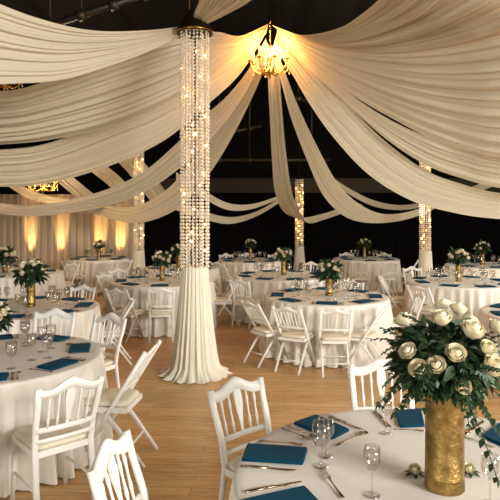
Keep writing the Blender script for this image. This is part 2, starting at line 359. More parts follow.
# ------------------------------------------------------------------ chandeliers
def chandelier(loc, label, s=1.0):
    t = thing('chandelier', label, 'chandelier', loc); t.scale = (s,s,s)
    MB().lathe([(0,.0),(.018,.0),(.03,-.03),(.012,-.06),(.012,-.16),(.04,-.2),(.05,-.23),(.02,-.27),(.02,-.34),(.055,-.38),(.075,-.42),(.05,-.46),(.02,-.48),(.012,-.52),(0,-.54)], 16).build('stem', M['brass'], t)
    m = MB()
    for k in range(10): m.sweep([(0,0.012*(-1)**k,.02+k*.035),(0,0.012*(-1)**(k+1),.045+k*.035)], [(.006*cos(q),.006*sin(q)) for q in (0,1.57,3.14,4.71)])
    m.build('chain', M['brass'], t)
    arm = MB(); pts = [(.03,0,-.36),(.10,0,-.44),(.19,0,-.45),(.27,0,-.39),(.30,0,-.31),(.30,0,-.27)]
    arm.tube([crom([Vector(p) for p in pts], q/16) for q in range(17)], .009, 8, up=(0,1,0)); arm.lathe([(0,-.275),(.035,-.272),(.042,-.258),(.03,-.262),(0,-.265)], 12, (.30,0,0)); am = arm.mesh('arm', M['brass'])
    cm = MB().lathe([(.011,-.262),(.011,-.17),(0,-.17)], 10, (.30,0,0)).mesh('candle', M['candle'])
    fm = MB().lathe([(0,-.172),(.014,-.155),(.018,-.135),(.012,-.105),(0,-.08)], 10, (.30,0,0)).mesh('bulb', M['flame'])
    pm = MB()
    for q in range(6): pm.gem((.30,0,-.30-.026*q), .0095 if q < 5 else .017, 1.3)
    pm = pm.mesh('crystal_pendant', M['crystal'])
    gm = MB()
    for q in range(13):
        u = q/12; gm.gem((.035+.265*u,0,-.2-.12*sin(pi*u)-.07*u), .0085)
    gm = gm.mesh('crystal_garland', M['crystal'])
    for k in range(8):
        a = k*pi/4+.2
        A = link('arm', am, t, rz=a); link('candle', cm, A); link('bulb', fm, A); link('crystal_pendant', pm, A); link('crystal_garland', gm, t, rz=a+pi/8)
    return t
CH = P(270,44,8.95); chandelier(CH, 'gold chandelier with glowing candle bulbs where the ivory drapes gather', 1.02)
CH2 = P(43,170,12.6); chandelier(CH2, 'second gold chandelier half hidden behind drapes, before the cream curtain', 1.0)
CH3 = P(4,61,6.3); chandelier(CH3, 'small chandelier mostly hidden behind drape at far left, one arm showing', .62)

# uplights on the floor along the cream curtain
for k, (px, w) in enumerate(((25,'leftmost'),(56,'second from left'),(96,'third from left'),(117,'rightmost'))):
    x = (px-250)*15.75/F
    t = thing('uplight', 'small black amber uplight at cream curtain foot, '+w+' of the four', 'light', (x,15.72,0))
    MB().box((0,0,.01),(.16,.12,.02)).build('base', M['dark'], t)
    MB().lathe([(0,.03),(.055,.03),(.06,.05),(.06,.2),(.05,.21),(.05,.19),(0,.19)], 16).build('lamp_body', M['dark'], t)
    MB().lathe([(0,.2),(.048,.2)], 16).build('lens', M['bulb'], t)
    ld = bpy.data.lights.new('uplight_beam', 'SPOT'); ld.energy = 420; ld.color = (1,.6,.22); ld.spot_size = .42; ld.spot_blend = 1; ld.shadow_soft_size = .04
    lo = link('uplight_beam', ld, t, (0,.2,.24)); lo.rotation_euler = (pi-.26, 0, 0)

# ------------------------------------------------------------------ chairs
def chair_meshes(style):
    if style == 'upright':
        def yb(z): return -.19-.11*max(0,(z-.45)/.41)
        hw = lambda z: .185+.02*(z-.45)/.41
    else:
        def yb(z): return -.31+(.86-z)*.62
        hw = lambda z: .195
    W = M['white']; R = {}
    sq = lambda a, b: [(-a,-b*.6),(-a*.6,-b),(a*.6,-b),(a,-b*.6),(a,b*.6),(a*.6,b),(-a*.6,b),(-a,b*.6)]
    parts = []
    # posts
    for s in (-1,1):
        if style == 'upright':
            path = [(s*.19,-.255,0),(s*.188,-.215,.25),(s*.185,-.19,.45),(s*.19,-.215,.6),(s*.2,yb(.76),.76),(s*.205,yb(.87),.87)]
        else:
            path = [(s*.195,yb(0)+.0,0),(s*.195,yb(.43),.43),(s*.195,yb(.875),.875)]
        parts.append(('back_post', MB().sweep(path, sq(.019,.014), up=(0,1,0)).mesh('back_post', W)))
    for s in (-1,1):
        if style == 'upright': path = [(s*.185,.2,0),(s*.18,.185,.25),(s*.175,.17,.42)]
        else: path = [(s*.168,-.30,0),(s*.168,-.1,.27),(s*.168,.05,.43)]
        parts.append(('leg', MB().sweep(path, sq(.016,.016), up=(0,1,0), scale=[.8,.95,1.05]).mesh('leg', W)))
    # seat and frame
    y0, y1 = (-.2,.2) if style == 'upright' else (-.17,.22)
    m = MB(); c = (y0+y1)/2; d = y1-y0
    for s in (-1,1): m.box((s*.178,c,.425),(.024,d,.04))
    m.box((0,y0+.012,.425),(.36,.024,.04)); m.box((0,y1-.012,.425),(.36,.024,.04)); m.box((0,c,.435),(.35,d-.03,.012))
    parts.append(('seat_frame', m.mesh('seat_frame', W)))
    prof = [(.0,.445),(.9,.445),(1.02,.452),(1.03,.468),(.98,.481),(.8,.489),(0,.492)]; n = 32; rows = []
    for k, z in prof:
        r = []
        for j in range(n):
            a = 2*pi*j/n; ca, sa = cos(a), sin(a); e = .32
            w = .175 if style != 'upright' else .185
            r.append((k*w*abs(ca)**e*(1 if ca > 0 else -1)*(1+.06*sa), c+k*(d/2-.004)*abs(sa)**e*(1 if sa > 0 else -1), z))
        rows.append(r)
    parts.append(('seat', MB().grid(rows, True).mesh('seat', M['cushion'])))
    # crest rail with a hump: front/back curve
    hump = .05 if style == 'upright' else .032
    rows = []; nx = 25
    for i in range(nx):
        u = -1+2*i/(nx-1); x = u*hw(.86); e = hump*(.5+.5*cos(pi*min(1,abs(u)*1.25))) - .012*sin(pi*abs(u))
        zt = .862+e; zb = .80+e*.75; yt = yb(zt) if style != 'upright' else yb(.86)-.01; yo = .012*(1-u*u)
        ybm = yb(zb)
        rows.append([(x,yt-yo+.012,zt-.004),(x,yt-yo-.0,zt),(x,yt-yo-.012,zt-.004),(x,ybm-yo-.012,zb+.004),(x,ybm-yo,zb),(x,ybm-yo+.012,zb+.004)])
    m = MB().grid(rows, True); o = 0; m.f.append((0,1,2,3,4,5)); m.sm.append(False); e = (nx-1)*6; m.f.append((e+5,e+4,e+3,e+2,e+1,e)); m.sm.append(False)
    parts.append(('crest_rail', m.mesh('crest_rail', W)))
    # back rails
    zl = .585
    for z in ((zl,.50+.012) if style == 'upright' else (zl,)):
        path = [(hw(z)*u, yb(z)-.014*(1-u*u), z) for u in (-1,-.6,-.2,.2,.6,1)]
        parts.append(('back_rail', MB().sweep(path, sq(.010,.017 if z == zl else .013), up=(0,0,1)).mesh('back_rail', W)))
    # spindles + splat
    def sp(x, zt): return [Vector((x*.92, yb(zl)-.012, zl+.01)), Vector((x, yb(zt)-.010, zt))]
    for x in ((-.135,-.072,.072,.135) if style == 'upright' else (-.15,-.098,.098,.15)):
        a, b = sp(x, .825); rs = [.0085,.007,.0105,.0075,.0065,.0075,.0105,.007,.0085]
        parts.append(('spindle', MB().tube([a.lerp(b, q/8) for q in range(9)], rs, 8, up=(0,1,0)).mesh('spindle', W)))
    if style == 'upright':
        a, b = sp(0, .855); ws = [.010,.011,.013,.016,.021,.027,.031,.030,.027,.032]
        parts.append(('splat', MB().sweep([a.lerp(b, q/9) for q in range(10)], [(-1,-.25),(1,-.25),(1,.25),(-1,.25)], up=(0,1,0), scale=ws, smooth=False).mesh('splat', W)))
        # side and front stretchers
        for s in (-1,1): parts.append(('stretcher', MB().tube([(s*.187,-.215,.2),(s*.182,.19,.2)], .009, 8).mesh('stretcher', W)))
    else:
        for x in (-.048,0,.048):
            a, b = sp(x, .84); parts.append(('spindle', MB().tube([a.lerp(b, q/8) for q in range(9)], [.0085,.007,.0105,.0075,.0065,.0075,.0105,.007,.0085], 8, up=(0,1,0)).mesh('spindle', W)))
        parts.append(('stretcher', MB().tube([(-.168,-.19,.15),(.168,-.19,.15)], .009, 8).mesh('stretcher', W)))
        parts.append(('stretcher', MB().tube([(-.195,.12,.165),(.195,.12,.165)], .009, 8).mesh('stretcher', W)))
    return parts
CM = {'upright': chair_meshes('upright'), 'folding': chair_meshes('folding')}
def chair(px, yt, face, style, label, d=None, s=None):
    """px,yt: where the middle of the back's top edge shows; face: a table centre it turns to, or an angle"""
    s = s or (1.0 if yt > 318 else .9)
    d = d or F*(H-.87*s)/(yt-HY); q = Vector(((px-250)*d/F, d, 0)); off = .30 if style == 'upright' else .31
    if isinstance(face, (int,float)): a = face
    else: a = atan2(face[1]-q.y, face[0]-q.x)
    dirn = Vector((cos(a), sin(a), 0)); loc = q+dirn*off*s
    if not isinstance(face, (int,float)):
        c = Vector((face[0],face[1],0)); gap = (loc-c).length
        need = face[2]+(.15 if face[1] < 8 else .2)*s
        if gap < need:                 # slide clear of the cloth: first along the line of sight, else straight back from the table
            v = q.normalized(); sg = 1 if loc.y > c.y else -1; k = 0
            while (loc+v*(sg*k)-c).length < need and k < .5: k += .02
            if k < .5: loc = loc+v*(sg*k); dd = c-loc; a = atan2(dd.y, dd.x)
            else: loc = c-dirn*need
    t = thing('upright_chair' if style == 'upright' else 'folding_chair', label, 'chair', loc, a-pi/2, CHG)
    t.scale = (s,s,s)
    for n, me in CM[style]: link(n, me, t)
    return t
CHG = 'white wooden chairs around the round tables'

# ------------------------------------------------------------------ tables
T = {}
def table(key, x, y, R, clabel, tlabel, seed):
    T[key] = (x, y, R)
    t = thing('banquet_table', tlabel, 'table', (x,y,0), 0, 'round banquet tables')
    MB().lathe([(0,.725),(R-.012,.725),(R-.006,.735),(R-.012,.745),(0,.745)], 48).build('tabletop', M['plywood'], t)
    for k in range(4):
        a = pi/4+k*pi/2; MB().tube([(R*.55*cos(a),R*.55*sin(a),0),(R*.5*cos(a),R*.5*sin(a),.73)], .016, 8).build('leg', M['dark'], t)
    rd = random.Random(seed); n = 288 if R > .8 else 192; ph = [rd.uniform(0,6.28) for _ in range(5)]
    rows = [[(r*cos(2*pi*j/n), r*sin(2*pi*j/n), .7525) for j in range(n)] for r in (.002,R*.4,R*.8,R*.95,R-.004)]
    prof = [(0.004,.749),(.010,.742),(.012,.72),(.014,.66),(.018,.56),(.024,.44),(.032,.32),(.04,.2),(.05,.09),(.058,.03),(.062,.012)]
    for dr, z in prof:
        s = max(0,(.745-z)/.745); row = []
        for j in range(n):
            a = 2*pi*j/n
            fo = .95*(1.7*abs(sin(16*a+1.1*sin(3*a+ph[0])+ph[4]))-1)+.3*sin(53*a+ph[1]+1.5*sin(5*a))+.3*sin(9*a+ph[2])
            rr = R+dr+(.06*min(1,s*2.1)**.75)*fo; row.append((rr*cos(a), rr*sin(a), z+(.004*sin(22*a+ph[3]) if z < .05 else 0)))
        rows.append(row)
    c = MB().grid(rows, True, flip=True).build('tablecloth', M['cloth']); c.location = (x,y,0)
    tag(c, clabel, 'tablecloth', 'white floor-length tablecloths')
def at(px, d): return ((px-250)*d/F, d)
TABS = [
 ('near',   *at(438,2.58), .90, 'white tablecloth on foreground round table, below the tall gold vase of roses'),
 ('left',   *at(-7,4.72), .85, 'white tablecloth on near left round table, floor-length beside upright chair'),
 ('leftmid',*at(26,7.1), .86, 'white tablecloth on second table back at left, under a gold vase'),
 ('mid',    *at(326,8.0), .84, 'white tablecloth on middle table right of the large crystal column'),
 ('colleft',*at(162,9.7), .84, 'white tablecloth on table just behind and left of large crystal column'),
 ('midback',*at(281,10.5), .85, 'white tablecloth on table right behind the middle table'),
 ('right',  *at(461,9.6), .86, 'white tablecloth on right table before the right crystal column'),
 ('rightedge',*at(566,6.6), .90, 'white tablecloth partly cut by right frame edge, behind the roses'),
 ('farright',*at(487,12.4), .85, 'white tablecloth on farthest right table along the black curtain'),
 ('farmid', *at(366,14.0), .78, 'white tablecloth on far table before black curtain, right of the small column'),
 ('farcol', *at(250,13.6), .75, 'white tablecloth on far table before black curtain, left of the small column'),
 ('colfar', *at(181,11.9), .75, 'white tablecloth on far table directly behind large crystal column'),
 ('curtain',*at(99,14.1), .72, 'white tablecloth on far table between two uplights of cream curtain'),
 ('farleft',*at(13,10.9), .88, 'white tablecloth on far left table below the leftmost uplights'),
]
TL = dict(near='foreground round banquet table under white cloth', left='near left round banquet table under white cloth', leftmid='second left round table hidden under white cloth',
 mid='middle round table hidden under white cloth', colleft='round table under white cloth, left of large crystal column', midback='round table under white cloth behind the middle one',
 right='right round table under white cloth', rightedge='round table under white cloth at right frame edge', farright='farthest right round table under white cloth', farmid='far round table right of small column, under white cloth',
 farcol='far round table left of small column, under white cloth', colfar='far round table hidden behind large crystal column', curtain='far round table under cloth by the uplit cream curtain', farleft='far left round table under white cloth')
for i, (k, x, y, R, lab) in enumerate(TABS): table(k, x, y, R, lab, TL[k], 40+i)

# chairs: middle of back top (px,row), table it faces
U, FO = 'upright', 'folding'
chair(236,385,T['near'],U,'upright chair left of foreground table, back facing right, beside two napkins')
chair(110.5,461,-.13,U,'chair cut by bottom frame edge, only its slanted back showing, bottom left centre',d=2.55,s=1.03)
chair(381,365,T['near'],U,'chair on far side of foreground table, directly left of gold vase')
chair(71,382,T['left'],U,'upright chair seen from behind at front of near left table')
chair(152,347,T['left'],FO,'folding chair in profile with diagonal post at right of near left table')
chair(112,319,T['left'],U,'upright chair at far right of near left table, above the profile folding chair')
chair(-54,398,T['left'],U,'chair at bottom left frame edge, only a cushion corner and leg showing')
chair(55,311,T['left'],U,'upright chair on far side of near left table, behind its glasses',d=6.08,s=1.0)
chair(119,301,T['leftmid'],FO,'folding chair facing left at right side of second left table')
chair(83,287,T['leftmid'],U,'chair behind second left table, back poking above its teal napkins')
chair(100,278,T['colleft'],FO,'folding chair in profile, leftmost of chairs by table left of large column')
chair(116,284,T['colleft'],FO,'folding chair with open spindles at front left of table left of large column',d=8.4)
chair(118,270,T['colleft'],U,'chair at far left of table left of large column, half hidden by others')
chair(161,286,T['colleft'],U,'chair seen from behind in front of table left of large column')
chair(222,278,T['colleft'],FO,'folding chair in profile just right of the large column skirt')
chair(225,274,T['midback'],FO,'folding chair right of large column, angled toward the table behind the middle one')
chair(255,278,T['midback'],U,'chair seen from behind, left front of table behind the middle one')
chair(297,278,T['midback'],U,'chair seen from behind between middle table and table behind it')
chair(344,278,T['midback'],FO,'folding chair in profile right of table behind the middle one')
chair(311,263,T['midback'],U,'chair on far side of table behind the middle one, below small column')
chair(247,294,T['mid'],FO,'folding chair in profile at left end of middle table',d=7.6)
chair(285,306,T['mid'],FO,'folding chair seen from behind, left front of middle table')
chair(337,307,T['mid'],FO,'folding chair seen squarely from behind, centre front of middle table')
chair(386,306,2.7,FO,'folding chair at right front of middle table, facing away left')
chair(419,294,T['mid'],U,'upright chair at right end of middle table, just above the rose bouquet')
chair(352,282,T['mid'],U,'chair on far side of middle table, right of its gold vase')
chair(398,277,T['right'],FO,'folding chair tilted at left end of right table')
chair(440,283,T['right'],FO,'folding chair seen from behind, left front of right table')
chair(497,283,T['right'],FO,'folding chair seen from behind, right front of right table')
chair(412,268,T['right'],U,'chair on far side of right table, before the right column skirt')
chair(450,262,T['farright'],U,'chair at left end of farthest right table, behind gold vase',d=11.9)
chair(433,265,T['farright'],FO,'folding chair in profile just right of the right column skirt',d=11.0)
chair(360,262,T['farmid'],FO,'chair seen from behind in front of far table right of small column',d=12.9)
chair(394,262,T['farmid'],FO,'chair at right front of far table right of small column',d=13.1)
chair(411,259,T['farmid'],FO,'folding chair in profile right of far table, against black curtain',d=13.6)
chair(384,254,T['farmid'],U,'chair behind far table right of small column, near its right end',d=15.1)
chair(346,254,T['farmid'],U,'chair behind far table right of small column, near its left end',d=15.1)
chair(214,260,T['farcol'],FO,'folding chair in profile at left end of far table left of small column',d=13.1)
chair(226,254,T['farcol'],U,'chair behind far table left of small column, leftmost of three',d=14.9)
chair(246,254,T['farcol'],U,'chair behind far table left of small column, middle of three',d=15.1)
chair(275,254,T['farcol'],U,'chair behind far table left of small column, rightmost of three',d=14.8)
chair(73,264,T['farleft'],FO,'chair at right end of far left table, facing left')
chair(80,265,T['curtain'],FO,'folding chair at left of far table by uplit curtain',d=13.4)
chair(104,266,T['curtain'],FO,'chair seen from behind in front of far table by uplit curtain',d=12.8)
chair(128,263,T['curtain'],FO,'chair at right of far table by uplit curtain',d=13.6)
chair(152,263,T['colfar'],U,'chair at left end of far table behind large column',d=11.7)

# ------------------------------------------------------------------ flowers
def rose_mb(r, seed):
    """half-open rose about +Z: cupped petals, each a patch of a bowl, rims rolled outward"""
    rd = random.Random(seed); m = MB()
    for n, rad, z0, z1, flare, roll in ((3,.24,-.1,.90,-.1,0),(3,.40,-.3,.88,-.1,.01),(4,.57,-.45,.80,-.08,.03),(4,.75,-.55,.66,-.05,.07),(5,.92,-.64,.40,.03,.12)):
        off = rd.uniform(0,6.28)
        for q in range(n):
            a0 = off+2*pi*q/n+rd.uniform(-.12,.12); W = 2*pi/n*.98; top = z1+rd.uniform(-.05,.05); rows = []
            for i in range(8):
                v = i/7; row = []
                for j in range(9):
                    u = -1+j/4; a = a0+u*W*(.55+.45*sin(pi*min(.62,v*.62+.05)))
                    zz = z0+(top-z0)*v*(1-.16*u*u*v-.05*abs(u)**4)
                    prof = rad*(.42+.58*sin(min(1,v*1.25)*pi/2)) + rad*flare*v*v + roll*max(0,v-.72)*3 + .075*u
                    if rad < .7: prof *= 1-(.42 if rad < .5 else .3)*v**3
                    row.append((r*prof*cos(a), r*prof*sin(a), r*zz))
                rows.append(row)
            m.grid(rows)
    return m
def leaf_into(m, base, dirn, L, w, up=(0,0,1), curl=.25):
    dirn = Vector(dirn).normalized(); up = Vector(up); sd = dirn.cross(up)
    if sd.length < .05: sd = dirn.cross(Vector((1,0,0)))
    sd.normalize(); nr = sd.cross(dirn); rows = []
    for v, k in ((0,.08),(.2,.7),(.45,1),(.75,.65),(1,.04)):
        c = base+dirn*(L*v)-nr*(curl*L*v*v); rows.append([c-sd*(w*k)+nr*(w*k*.25), c, c+sd*(w*k)+nr*(w*k*.25)])
    m.grid(rows)
ROSE = [rose_mb(1.0,q).mesh('rose', M['rose']) for q in range(3)]
CORE = MB().ball((0,0,.05), .2, 8, 6, 2.6).mesh('rose_heart', M['rosecore'])
def place_rose(parent, c, out, r):
    o = link('rose', random.choice(ROSE), parent); q = Vector(out).to_track_quat('Z','Y')
    o.location = c; o.rotation_mode = 'QUATERNION'; o.rotation_quaternion = q; o.scale = (r,)*3
    k = link('rose_heart', CORE, o); return o
def foliage(rx, rz, zc, n, L, seed, low=-.75):
    rd = random.Random(seed); m = MB()
    for _ in range(n):
        z = rd.uniform(low,1); a = rd.uniform(0,2*pi); k = sqrt(max(0,1-z*z)); rr = rd.uniform(.35,1.0)
        o = Vector((k*cos(a)*rx, k*sin(a)*rx, z*rz)); b = o*rr*.85+Vector((0,0,zc))
        d = o.normalized()+Vector((rd.uniform(-.7,.7),rd.uniform(-.7,.7),rd.uniform(-.8,.5)))
        l = L*rd.uniform(.6,1.25); leaf_into(m, b, d, l, l*rd.uniform(.2,.32), (rd.uniform(-.6,.6),rd.uniform(-.6,.6),1), rd.uniform(0,.5))
    return m
def sprig(p0, d, L, n, lw, seed, droop=.5):
    rd = random.Random(seed); m = MB(); d = Vector(d).normalized(); pts = []
    for i in range(n+1):
        u = i/n; pts.append(Vector(p0)+d*(L*u)-Vector((0,0,1))*(droop*L*u*u))
    m.tube(pts, .0018, 5)
    for i in range(1, n+1):
        t = (pts[i]-pts[i-1]).normalized(); sd = t.cross(Vector((0,0,1))); sd = sd.normalized() if sd.length > .05 else Vector((1,0,0))
        for s in (-1,1): leaf_into(m, pts[i], t*.6+sd*s+Vector((0,0,rd.uniform(-.3,.3))), lw*rd.uniform(.8,1.2)*(1-.4*i/n), lw*.28*(1-.3*i/n), (rd.uniform(-.3,.3),rd.uniform(-.9,.1),1))
    leaf_into(m, pts[-1], pts[-1]-pts[-2], lw*.8, lw*.22); return m
def vase(loc, r, h, label):
    t = thing('vase', label, 'vase', loc)
    MB().lathe([(0,.0),(r*.97,0),(r,.004),(r,.02),(r*.985,.05),(r*.985,h*.12),(r*1.0,h*.125),(r*.985,h*.13),(r*.97,h*.5),(r*.98,h*.9),(r*1.02,h*.985),(r*1.02,h),(r*.95,h),(r*.94,h*.9),(r*.94,.02),(0,.015)], 48).build('body', M['gold'], t)
    return t
# foreground arrangement
VL = onz(444.5,487,.755); ZT = .7535
vase((VL.x,VL.y,ZT), .083, .44, 'tall gold cylinder vase on foreground table')
FB = (VL.x,VL.y,ZT)
fa = thing('flower_arrangement', 'big arrangement of ivory roses and greenery in foreground gold vase', 'flowers', FB)
zc = .545
foliage(.25,.175,zc,2000,.055,11,-.9).build('foliage', M['leaf'], fa)
foliage(.265,.185,zc,150,.06,12,-.85).build('foliage', M['euc'], fa)
MB().tube([(0,0,.05),(0,0,.5)], .03, 8).build('stems', M['stem'], fa)
for k, (x, y, z, r) in enumerate(((.0,-.215,.5,.04),(.06,.0,.765,.045),(.09,-.235,.655,.04),( -.19,-.13,.615,.046),(-.165,-.185,.56,.047),(-.10,-.2,.578,.046),(-.025,-.205,.625,.05),(-.045,-.10,.745,.05),(.075,-.12,.70,.058),(.125,-.20,.575,.058),(.205,-.13,.655,.055),(.2,-.05,.70,.045),(.03,.1,.76,.05),(-.15,.1,.70,.05),(.16,.14,.68,.05),(-.03,.21,.63,.05),(.27,-.06,.60,.045))):
    c = Vector((x,y,z)); place_rose(fa, c, c-Vector((0,0,zc-.16))+Vector((0,-.03,0)), r*.78)
rs = random.Random(99)
for k in range(34):
    a = rs.uniform(0,2*pi); z = rs.uniform(-.75,.75); q = sqrt(1-z*z); o = Vector((q*cos(a),q*sin(a),z))
    sprig(Vector((o.x*.2,o.y*.2,zc+o.z*.14)), o+Vector((0,0,rs.uniform(-.3,.35))), rs.uniform(.09,.16), 6, rs.uniform(.026,.042), 200+k, rs.uniform(.1,.6)).build('leaf_sprig', M['euc'] if k % 5 == 0 else M['leaf'], fa)
for k, (p0, d, L, lw, dr) in enumerate(((( .02,-.2,.44),(.25,-.35,-.6),.22,.05,.35),((-.17,-.14,.50),(-1,-.2,-.05),.15,.042,.5),((-.15,-.12,.46),(-1,-.3,-.5),.12,.04,.3),((-.1,-.05,.7),(-.7,0,.6),.11,.045,.2),((.15,-.12,.46),(.8,-.3,-.5),.2,.05,.4),((.2,0,.5),(1,-.1,0),.2,.05,.6),((.06,-.18,.46),(.5,-.3,-.7),.17,.045,.2))):
    sprig(p0, d, L, 7, lw, 30+k, dr).build('trailing_sprig', M['leaf'], fa)
def small_flowers(loc, s, label, seed, vlabel, vr=.05, vh=.27, nl=170):
    x, y = loc; vase((x,y,ZT), vr, vh, vlabel)
    t = thing('flower_arrangement', label, 'flowers', (x,y,ZT)); rd = random.Random(seed)
    z0 = vh+.085*s
    foliage(.17*s,.13*s,z0,nl,.085*s,seed).build('foliage', M['leaf'], t)
    MB().tube([(0,0,.05),(0,0,z0)], .02, 6).build('stems', M['stem'], t)
    for k in range(14):
        a = k*2.4+seed; z = rd.uniform(-.05,.95); q = sqrt(max(0,1-z*z)); o = Vector((q*cos(a)*.15*s, q*sin(a)*.15*s, z*.125*s)); place_rose(t, o+Vector((0,0,z0)), o, .029*s*rd.uniform(.85,1.15))
    return t
def tv(key, px): # centrepiece position on a table, at the column px
    x, y, _r = T[key]; return ((px-250)*y/F, y)
small_flowers(tv('left',-9), .95, 'white roses and leaves half cut by left frame edge, on near left table', 51, 'gold vase on near left table beyond left frame edge', .05, .23, 260)
small_flowers(tv('leftmid',31), 1.15, 'ball of white roses and leaves in vase on second left table', 52, 'gold ribbed vase on second left table', .052, .31, 260)
small_flowers(tv('mid',329), 1.05, 'white roses and leaves in vase on middle table', 53, 'gold cylinder vase on middle table', .05, .25, 260)
small_flowers(tv('colleft',162), 1.05, 'white roses and leaves on table left of large column', 54, 'gold vase on table left of large column', .045, .26)
small_flowers(tv('midback',283.5), 1.0, 'white roses and leaves on table behind the middle table', 55, 'gold vase on table behind the middle table', .048, .28)
small_flowers(tv('right',458.5), 1.05, 'white roses and leaves on right table', 56, 'gold cylinder vase on right table', .048, .30)
small_flowers(tv('farright',482.5), 1.0, 'white roses and leaves on farthest right table', 57, 'copper gold vase on farthest right table', .05, .27)
small_flowers(tv('farmid',364.5), .95, 'small rose arrangement on far table right of small column', 58, 'small gold vase on far table right of small column', .045, .28)
small_flowers(tv('farcol',250.5), .85, 'small rose arrangement on far table left of small column', 59, 'small gold vase on far table left of small column', .045, .30)
small_flowers(tv('colfar',179), .95, 'small rose arrangement just left of large column, far table', 60, 'gold vase just left of large column, on far table', .05, .28)
small_flowers(tv('curtain',99), .85, 'dark leafy arrangement before cream curtain between uplights', 61, 'small vase before cream curtain between uplights', .05, .25)
small_flowers(tv('farleft',5), 1.25, 'tall leafy rose arrangement at left edge on far left table', 62, 'gold vase at left edge on far left table', .05, .2)
# rose heads lying by the foreground vase
for (px, py, lab) in ((415,473,'single ivory rose head with leaves lying left of foreground vase'),(469,472,'single rose head with leaves lying right of foreground vase')):
    q = onz(px,py,.76); t = thing('rose_head', lab, 'flower', (q.x,q.y,ZT))
    place_rose(t, Vector((0,0,.022)), Vector((-.2,-.5,.8)), .026)
    m = MB()
    for k in range(7): a = k*.9; leaf_into(m, Vector((.008*cos(a),.008*sin(a),.007)), (cos(a),sin(a),.12), .045, .012)
    m.build('leaves', M['leaf'], t)

# ------------------------------------------------------------------ table settings
def slab(c4, h):                              # folded napkin from four corners, three soft layers
    m = MB(); c = sum(c4, Vector())/4
    for k in range(3):
        z0, z1 = h*k/3, h*(k+1)/3; rows = []
        for z, s in ((z0+.0006,.975-.01*k),(z0+.3*(z1-z0),1-.012*k),(z0+.7*(z1-z0),1-.012*k),(z1-.0004,.975-.012*k)):
            r = []
            for i in range(4):
                a, b = c4[i], c4[(i+1)%4]
                for q in range(6):
                    p = a.lerp(b, q/6); w = 1-.015*(q == 0); p = c+(p-c)*s*w; r.append((p.x-c.x,p.y-c.y,z))
            rows.append(r)
        o = len(m.v); m.grid(rows, True); n = 24
        m.f.append(tuple(o+3*n+j for j in range(n))); m.sm.append(False); m.f.append(tuple(o+j for j in range(n))[::-1]); m.sm.append(False)
    return m, c
NG = 'folded teal napkins on foreground table'
def napkin_px(pts, label):
    c4 = [onz(x,y,.765) for x, y in pts]; m, c = slab(c4, .014); o = m.build('napkin', M['teal']); o.location = (c.x,c.y,ZT)
    tag(o, label, 'napkin', NG)
napkin_px([(241,459),(303,463),(308,447),(247,443)], 'teal napkin at left side of foreground table, beside the left chair')
napkin_px([(293,422),(332,438),(350,429),(316,414)], 'teal napkin at back left of foreground table, behind cut crystal goblet')
napkin_px([(400,426),(425,425),(421,408),(395,410)], 'teal napkin at back of foreground table, touching gold vase')
napkin_px([(481,435),(507,447),(530,434),(502,421)], 'teal napkin at right edge of foreground table')
napkin_px([(238,500),(252,521),(324,505),(305,485)], 'teal napkin at bottom frame edge of foreground table')
def cut_knife():
    m = MB().sweep([(0,-.105,.004),(0,-.06,.005),(0,0,.005)], [(-.0075,0),(-.005,.0035),(.005,.0035),(.0075,0),(.005,-.003),(-.005,-.003)])
    rows = [[(-.006,y,.005),(w,y,.0058),(w,y,.0048),(-.006,y,.0042)] for y, w in ((0,.005),(.03,.010),(.07,.010),(.095,.006),(.106,-.004))]
    m.grid(rows, True); return m
def cut_fork():
    m = MB().sweep([(0,-.1,.004),(0,-.06,.005),(0,0,.007),(0,.03,.009)], [(-.007,0),(-.004,.003),(.004,.003),(.007,0),(.004,-.002),(-.004,-.002)], scale=[1,.8,.45,.6])
    m.grid([[(-w,y,z),(0,y,z-.002),(w,y,z)] for y, w, z in ((.028,.004,.009),(.04,.011,.008),(.055,.0125,.006))])
    for k in range(4): x = -.0105+.007*k; m.sweep([(x,.054,.006),(x,.08,.005),(x*.95,.105,.008)], [(-.002,0),(0,.001),(.002,0),(0,-.001)])
    return m
def cut_spoon():
    m = MB().sweep([(0,-.1,.004),(0,-.06,.005),(0,0,.007),(0,.05,.008)], [(-.007,0),(-.004,.003),(.004,.003),(.007,0),(.004,-.002),(-.004,-.002)], scale=[1,.8,.45,.5])
    rows = []
    for i in range(8):
        v = i/7; w = .019*sin(pi*min(.97,max(.06,v)))**.7; y = .047+.058*v; rows.append([(-w,y,.009),(-w*.5,y,.005),(0,y,.0035),(w*.5,y,.005),(w,y,.009)])
    m.grid(rows); return m
CUT = {'knife': cut_knife().mesh('knife', M['cutlery']), 'fork': cut_fork().mesh('fork', M['cutlery']), 'spoon': cut_spoon().mesh('spoon', M['cutlery'])}
def cutlery(kind, a, b, label, dz=0):
    p, q = onz(*a,.757), onz(*b,.757); c = (p+q)/2; o = link(kind, CUT[kind], None, (c.x,c.y,ZT+dz), atan2(q.y-p.y,q.x-p.x)-pi/2)
    L = min(1.25, max(.85,(q-p).length/.21)); o.scale = (L,L,L); tag(o, label, kind, kind+' on foreground table')
cutlery('knife',(238,466),(300,471),'knife lying in front of left teal napkin on foreground table')
cutlery('knife',(240,493),(308,481),'knife lying just behind bottom teal napkin on foreground table')
cutlery('fork',(258,441),(306,445.5),'fork along rear edge of left teal napkin')
cutlery('fork',(281,428),(311,441),'fork between left and back left teal napkins, left of two',)
cutlery('spoon',(287,426),(318,439),'spoon between left and back left teal napkins, right of two')
cutlery('knife',(328,416),(366,431),'knife along right edge of back left teal napkin')
cutlery('spoon',(336,446),(368,432),'spoon behind the goblet pointing to back of foreground table')
cutlery('fork',(344,499),(322,471),'fork in front of cut crystal goblet at bottom of foreground table')
cutlery('knife',(375,411),(391,428),'knife left of rear teal napkin, behind the clear glass')
cutlery('fork',(394,429),(426,431),'fork along near edge of rear teal napkin')
